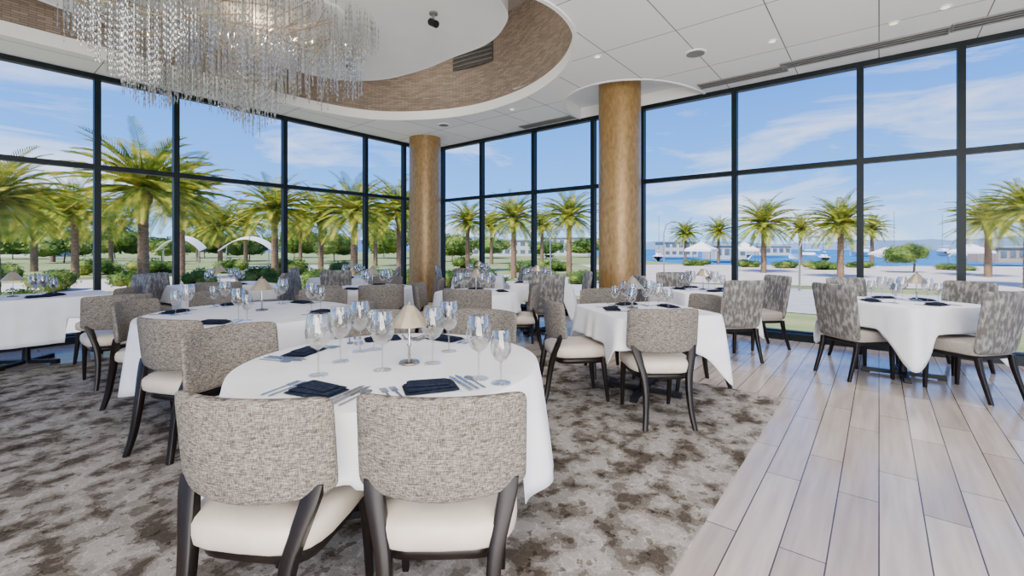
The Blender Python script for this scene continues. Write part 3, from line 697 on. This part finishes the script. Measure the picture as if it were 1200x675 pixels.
for i,(x,d,r,h,l) in enumerate([(815,47,1.5,.7,'low hedge at the far end of the waterfront'),(870,44,1.5,.8,'low hedge beneath the full palm'),(920,42,1.4,.7,'low hedge behind the road centre'),(965,39,1.4,.8,'low hedge under the third palm'),(1010,42,1.5,.7,'low hedge left of the round tree'),(1120,38,1.4,.6,'low hedge right of the round tree')]): bush(x,d,r,h,l,0,i,'hedge')

def building(x,d,w_,dep,h,lab,mw,nw,nf=1,base=GZ):
    p=W(px(x,d),d,base); t=empty('building',p,math.radians(-51.1)); tag(t,lab,'building')
    wl=MB().box((0,0,h/2),(w_,dep,h)).build('wall',mw,t)
    MB().box((0,0,h+.12),(w_+.6,dep+.6,.24)).build('roof',M['roof'],t)
    for f in range(nf):
        for k in range(nw):
            MB().box((-w_/2+(k+.5)*w_/nw,-dep/2-.03,h*(f+.55)/nf),(w_/nw*.6,.06,h/nf*.45)).build('window',M['bglass'],wl)
building(848,75,5,5,2.2,'grey waterfront building behind the first right window',M['bwall'],4,1)
building(792,98,7,6,3.0,'taller grey building beside the right column',M['bwall'],5,2)
building(900,115,8,6,2.2,'low grey building behind the full palm',M['bwall'],5,1)
building(1178,60,6,4,1.9,'tan flat-roofed pavilion at the right by the bay',M['bwall2'],5,1)
building(30,95,16,6,5.2,'grey glass building at the left photo edge',M['bwall'],8,3)
building(590,105,14,6,3.5,'grey building between the columns',M['bwall'],8,2)
building(665,112,12,6,4.2,'building behind the right palm of the pair',M['bwall'],7,2)
for i,(x,d,s,lab) in enumerate([(822,52,.9,'white pyramid tent left of the grey waterfront building'),(872,55,.9,'white pyramid tent right of the grey waterfront building'),(1040,46,.7,'white pyramid tent left of the round tree'),(1138,46,.8,'white pyramid tent right of the round tree')]):
    t=empty('tent',W(px(x,d),d,GZ),.3*i); t.scale=(s,s,s); tag(t,lab,'tent','white waterfront tents')
    MB().add([(-1.6,-1.6,1.9),(1.6,-1.6,1.9),(1.6,1.6,1.9),(-1.6,1.6,1.9),(0,0,2.9),(-1.6,-1.6,1.65),(1.6,-1.6,1.65),(1.6,1.6,1.65),(-1.6,1.6,1.65)],[(0,1,4),(1,2,4),(2,3,4),(3,0,4),(5,6,1,0),(6,7,2,1),(7,8,3,2),(8,5,0,3)]).build('tent_roof',M['canopy'],t)
    for a in(-1.5,1.5):
        for b in(-1.5,1.5): MB().tube([(a,b,0),(a,b,1.7)],.05,6).build('post',M['silver'],t)
for i,(x,d,s,rz,lab) in enumerate([(772,80,1.0,.3,'white sailboat moored left of the far small palms'),(1050,100,1.3,.9,'white sailboat on the bay left of the round tree'),(1105,130,1.5,.2,'white sailboat on the bay right of the round tree'),(945,90,1.0,1.2,'white sailboat behind the slim far palm'),(645,90,1.2,.5,'white sailboat between the two columns'),(1010,120,1.4,.6,'white sailboat behind the third right mullion'),(865,95,1.1,.8,'white sailboat behind the far small palms'),(1130,85,1.0,.4,'white sailboat beside the tan pavilion'),(965,75,.9,.2,'white sailboat behind the full palm left of the mullion')]):
    t=empty('sailboat',W(px(x,d),d,GZ-.5),rz); t.scale=(s,s,s); tag(t,lab,'boat','moored sailboats')
    vs=[];n=10
    for k in range(n+1):
        q=k/n; xx=-3+6.4*q; hw=.95*math.sin(PI*min(1,(1-q)*.62+.02)) if q>.2 else .85
        vs += [(xx,-hw,.9+.2*q),(xx,0,-.1+.3*q*q),(xx,hw,.9+.2*q)]
    hl=MB().add(vs,[(3*k+j,3*k+3+j,3*k+4+j,3*k+1+j) for k in range(n) for j in(0,1)]+[(3*k,3*k+2,3*k+5,3*k+3) for k in range(n)]).build('hull',M['canopy'],t,smooth=False)
    MB().sell((-.3,0,1.15),(1.3,.5,.28),.4,.5).build('cabin',M['canopy'],t,smooth=True)
    MB().tube([(.3,0,.9),(.3,0,8)],.05,6).build('mast',M['silver'],t); MB().tube([(.3,0,1.9),(-2.6,0,1.9)],[.1,.08],6).build('boom',M['canopy'],t)
for x,d,s,lab in [(212,38,.75,'white curved shade canopy in the second left window'),(290,39,.95,'white curved shade canopy in the third left window')]:
    t=empty('shade_canopy',W(px(x,d),d,GZ),math.radians(-40)); tag(t,lab,'canopy','white shade canopies')
    mb=MB(); vs=[]; n=16
    for i in range(n+1):
        q=-1+2*i/n; z=2.6-1.0*q*q; vs += [(q*2.2*s,-.5,z+.0),(q*2.2*s,.7,z+.25),(q*2.2*s,.7,z+.3),(q*2.2*s,-.5,z+.05)]
    mb.add(vs,[(4*i+k,4*i+(k+1)%4,4*i+4+(k+1)%4,4*i+4+k) for i in range(n) for k in range(4)]); mb.build('canopy_roof',M['canopy'],t,smooth=True)
    for q in(-.8,.8): MB().tube([(q*2.2*s,0,0),(q*2.2*s,.1,1.98)],.05,8).build('post',M['silver'],t)
for x,d,h,lab in [(778,30,3.6,'grey street light left of the far small palms'),(937,20,2.4,'short grey street light by the road'),(645,27,3.0,'grey street light between the columns')]:
    t=empty('street_light',W(px(x,d),d,GZ),math.radians(-51)); tag(t,lab,'street light','street lights')
    MB().tube([(0,0,0),(0,0,h*.8),(.15,0,h*.95),(.5,0,h)],[.05,.04,.035,.03],8).build('pole',M['ventw'],t,smooth=True)
    MB().sell((.65,0,h),(.22,.08,.05),.7,.7).build('lamp_head',M['ventw'],t,smooth=True)

# ---------------------------------------------------------------- world + lights
wd=bpy.data.worlds.new('sky'); bpy.context.scene.world=wd; wd.use_nodes=True; N=wd.node_tree.nodes; L=wd.node_tree.links
bg=N['Background']; tc=N.new('ShaderNodeTexCoord'); sp=N.new('ShaderNodeSeparateXYZ'); L.new(tc.outputs['Generated'],sp.inputs[0])
cr=N.new('ShaderNodeValToRGB'); e=cr.color_ramp.elements
e[0].position=0; e[0].color=(.33,.62,.98,1); e[1].position=.9; e[1].color=(.005,.07,.48,1); q=e.new(.12); q.color=(.11,.37,.95,1); q=e.new(.4); q.color=(.02,.16,.72,1)
L.new(sp.outputs['Z'],cr.inputs[0])
mp=N.new('ShaderNodeMapping'); mp.inputs['Scale'].default_value=(1,1.6,6.5); no=N.new('ShaderNodeTexNoise'); no.inputs['Scale'].default_value=1.9; no.inputs['Detail'].default_value=9; no.inputs['Roughness'].default_value=.6; no.inputs['Distortion'].default_value=.6
L.new(tc.outputs['Generated'],mp.inputs[0]); L.new(mp.outputs[0],no.inputs['Vector'])
c2=N.new('ShaderNodeValToRGB'); e=c2.color_ramp.elements; e[0].position=.48; e[0].color=(0,0,0,1); e[1].position=.80; e[1].color=(.9,.9,.9,1); L.new(no.outputs[0],c2.inputs[0])
mx=N.new('ShaderNodeMixRGB'); L.new(c2.outputs[0],mx.inputs[0]); L.new(cr.outputs[0],mx.inputs[1]); mx.inputs[2].default_value=(1,1,1,1)
L.new(mx.outputs[0],bg.inputs[0]); bg.inputs[1].default_value=2.45
def light(kind,name,loc,energy,col=(1,1,1),tgt=None,**kw):
    l=bpy.data.lights.new(name,kind); l.energy=energy; l.color=col
    for k_,v in kw.items(): setattr(l,k_,v)
    o=bpy.data.objects.new(name,l); C.objects.link(o); o.location=loc
    if tgt is not None: o.rotation_euler=(Vector(tgt)-Vector(loc)).to_track_quat('-Z','Y').to_euler()
    return o
sd=W(.5,.75); light('SUN','sun',(0,0,20),11,(1,.94,.84),(sd.x,sd.y,20-1.0),angle=.01)
light('AREA','fill_light_high',W(-1.2,-2.6,3.4),300,(1,.93,.85),W(-.5,5,.6),size=4)  # added fill behind the camera, no real fixture; brightens the room
light('AREA','fill_light_up',W(.8,-2.4,.9),700,(1,.94,.87),W(1.2,3.2,5.2),size=4)  # unseen fill added low behind the camera to lift the ceiling
light('AREA','fill_light_side',W(3.6,-1.6,3.2),240,(1,.94,.88),W(3,5,.4),size=3)  # extra fill added out of view for the right-hand side
for x,y,lab in dl:
    a,b=atc(x,y); light('SPOT','downlight_lamp',(a,b,ZC-.03),140,(1,.9,.78),(a,b,0),spot_size=1.7,spot_blend=.8,shadow_soft_size=.05)
for x,y in((5.0,6.3),(4.6,4.0),(2.0,7.3)):
    light('POINT','cove_lamp',(x,y,cz+.7),24,(1,.90,.78),shadow_soft_size=.1)
light('POINT','chandelier_lamp',W(-3.0,5.35,cz-.25),12,(1,.80,.55),shadow_soft_size=.03)
# camera
cd=bpy.data.cameras.new('camera'); cam=bpy.data.objects.new('camera',cd); C.objects.link(cam)
cd.sensor_width=36; cd.lens=F/1200*36; cd.shift_y=-(337.5-HY)/1200; cd.clip_end=5000; cd.clip_start=.05
cam.location=(0,0,H); cam.rotation_euler=(PI/2,0,math.radians(-51.1))
bpy.context.scene.camera=cam
lab={}
for o in bpy.data.objects:
    if o.parent is None and 'label' in o: lab.setdefault(o['label'],[]).append(o.name)
for k_,v in lab.items():
    if len(v)>1 or len(k_.split())>16: print('DUPLABEL',len(k_.split()),k_,v)
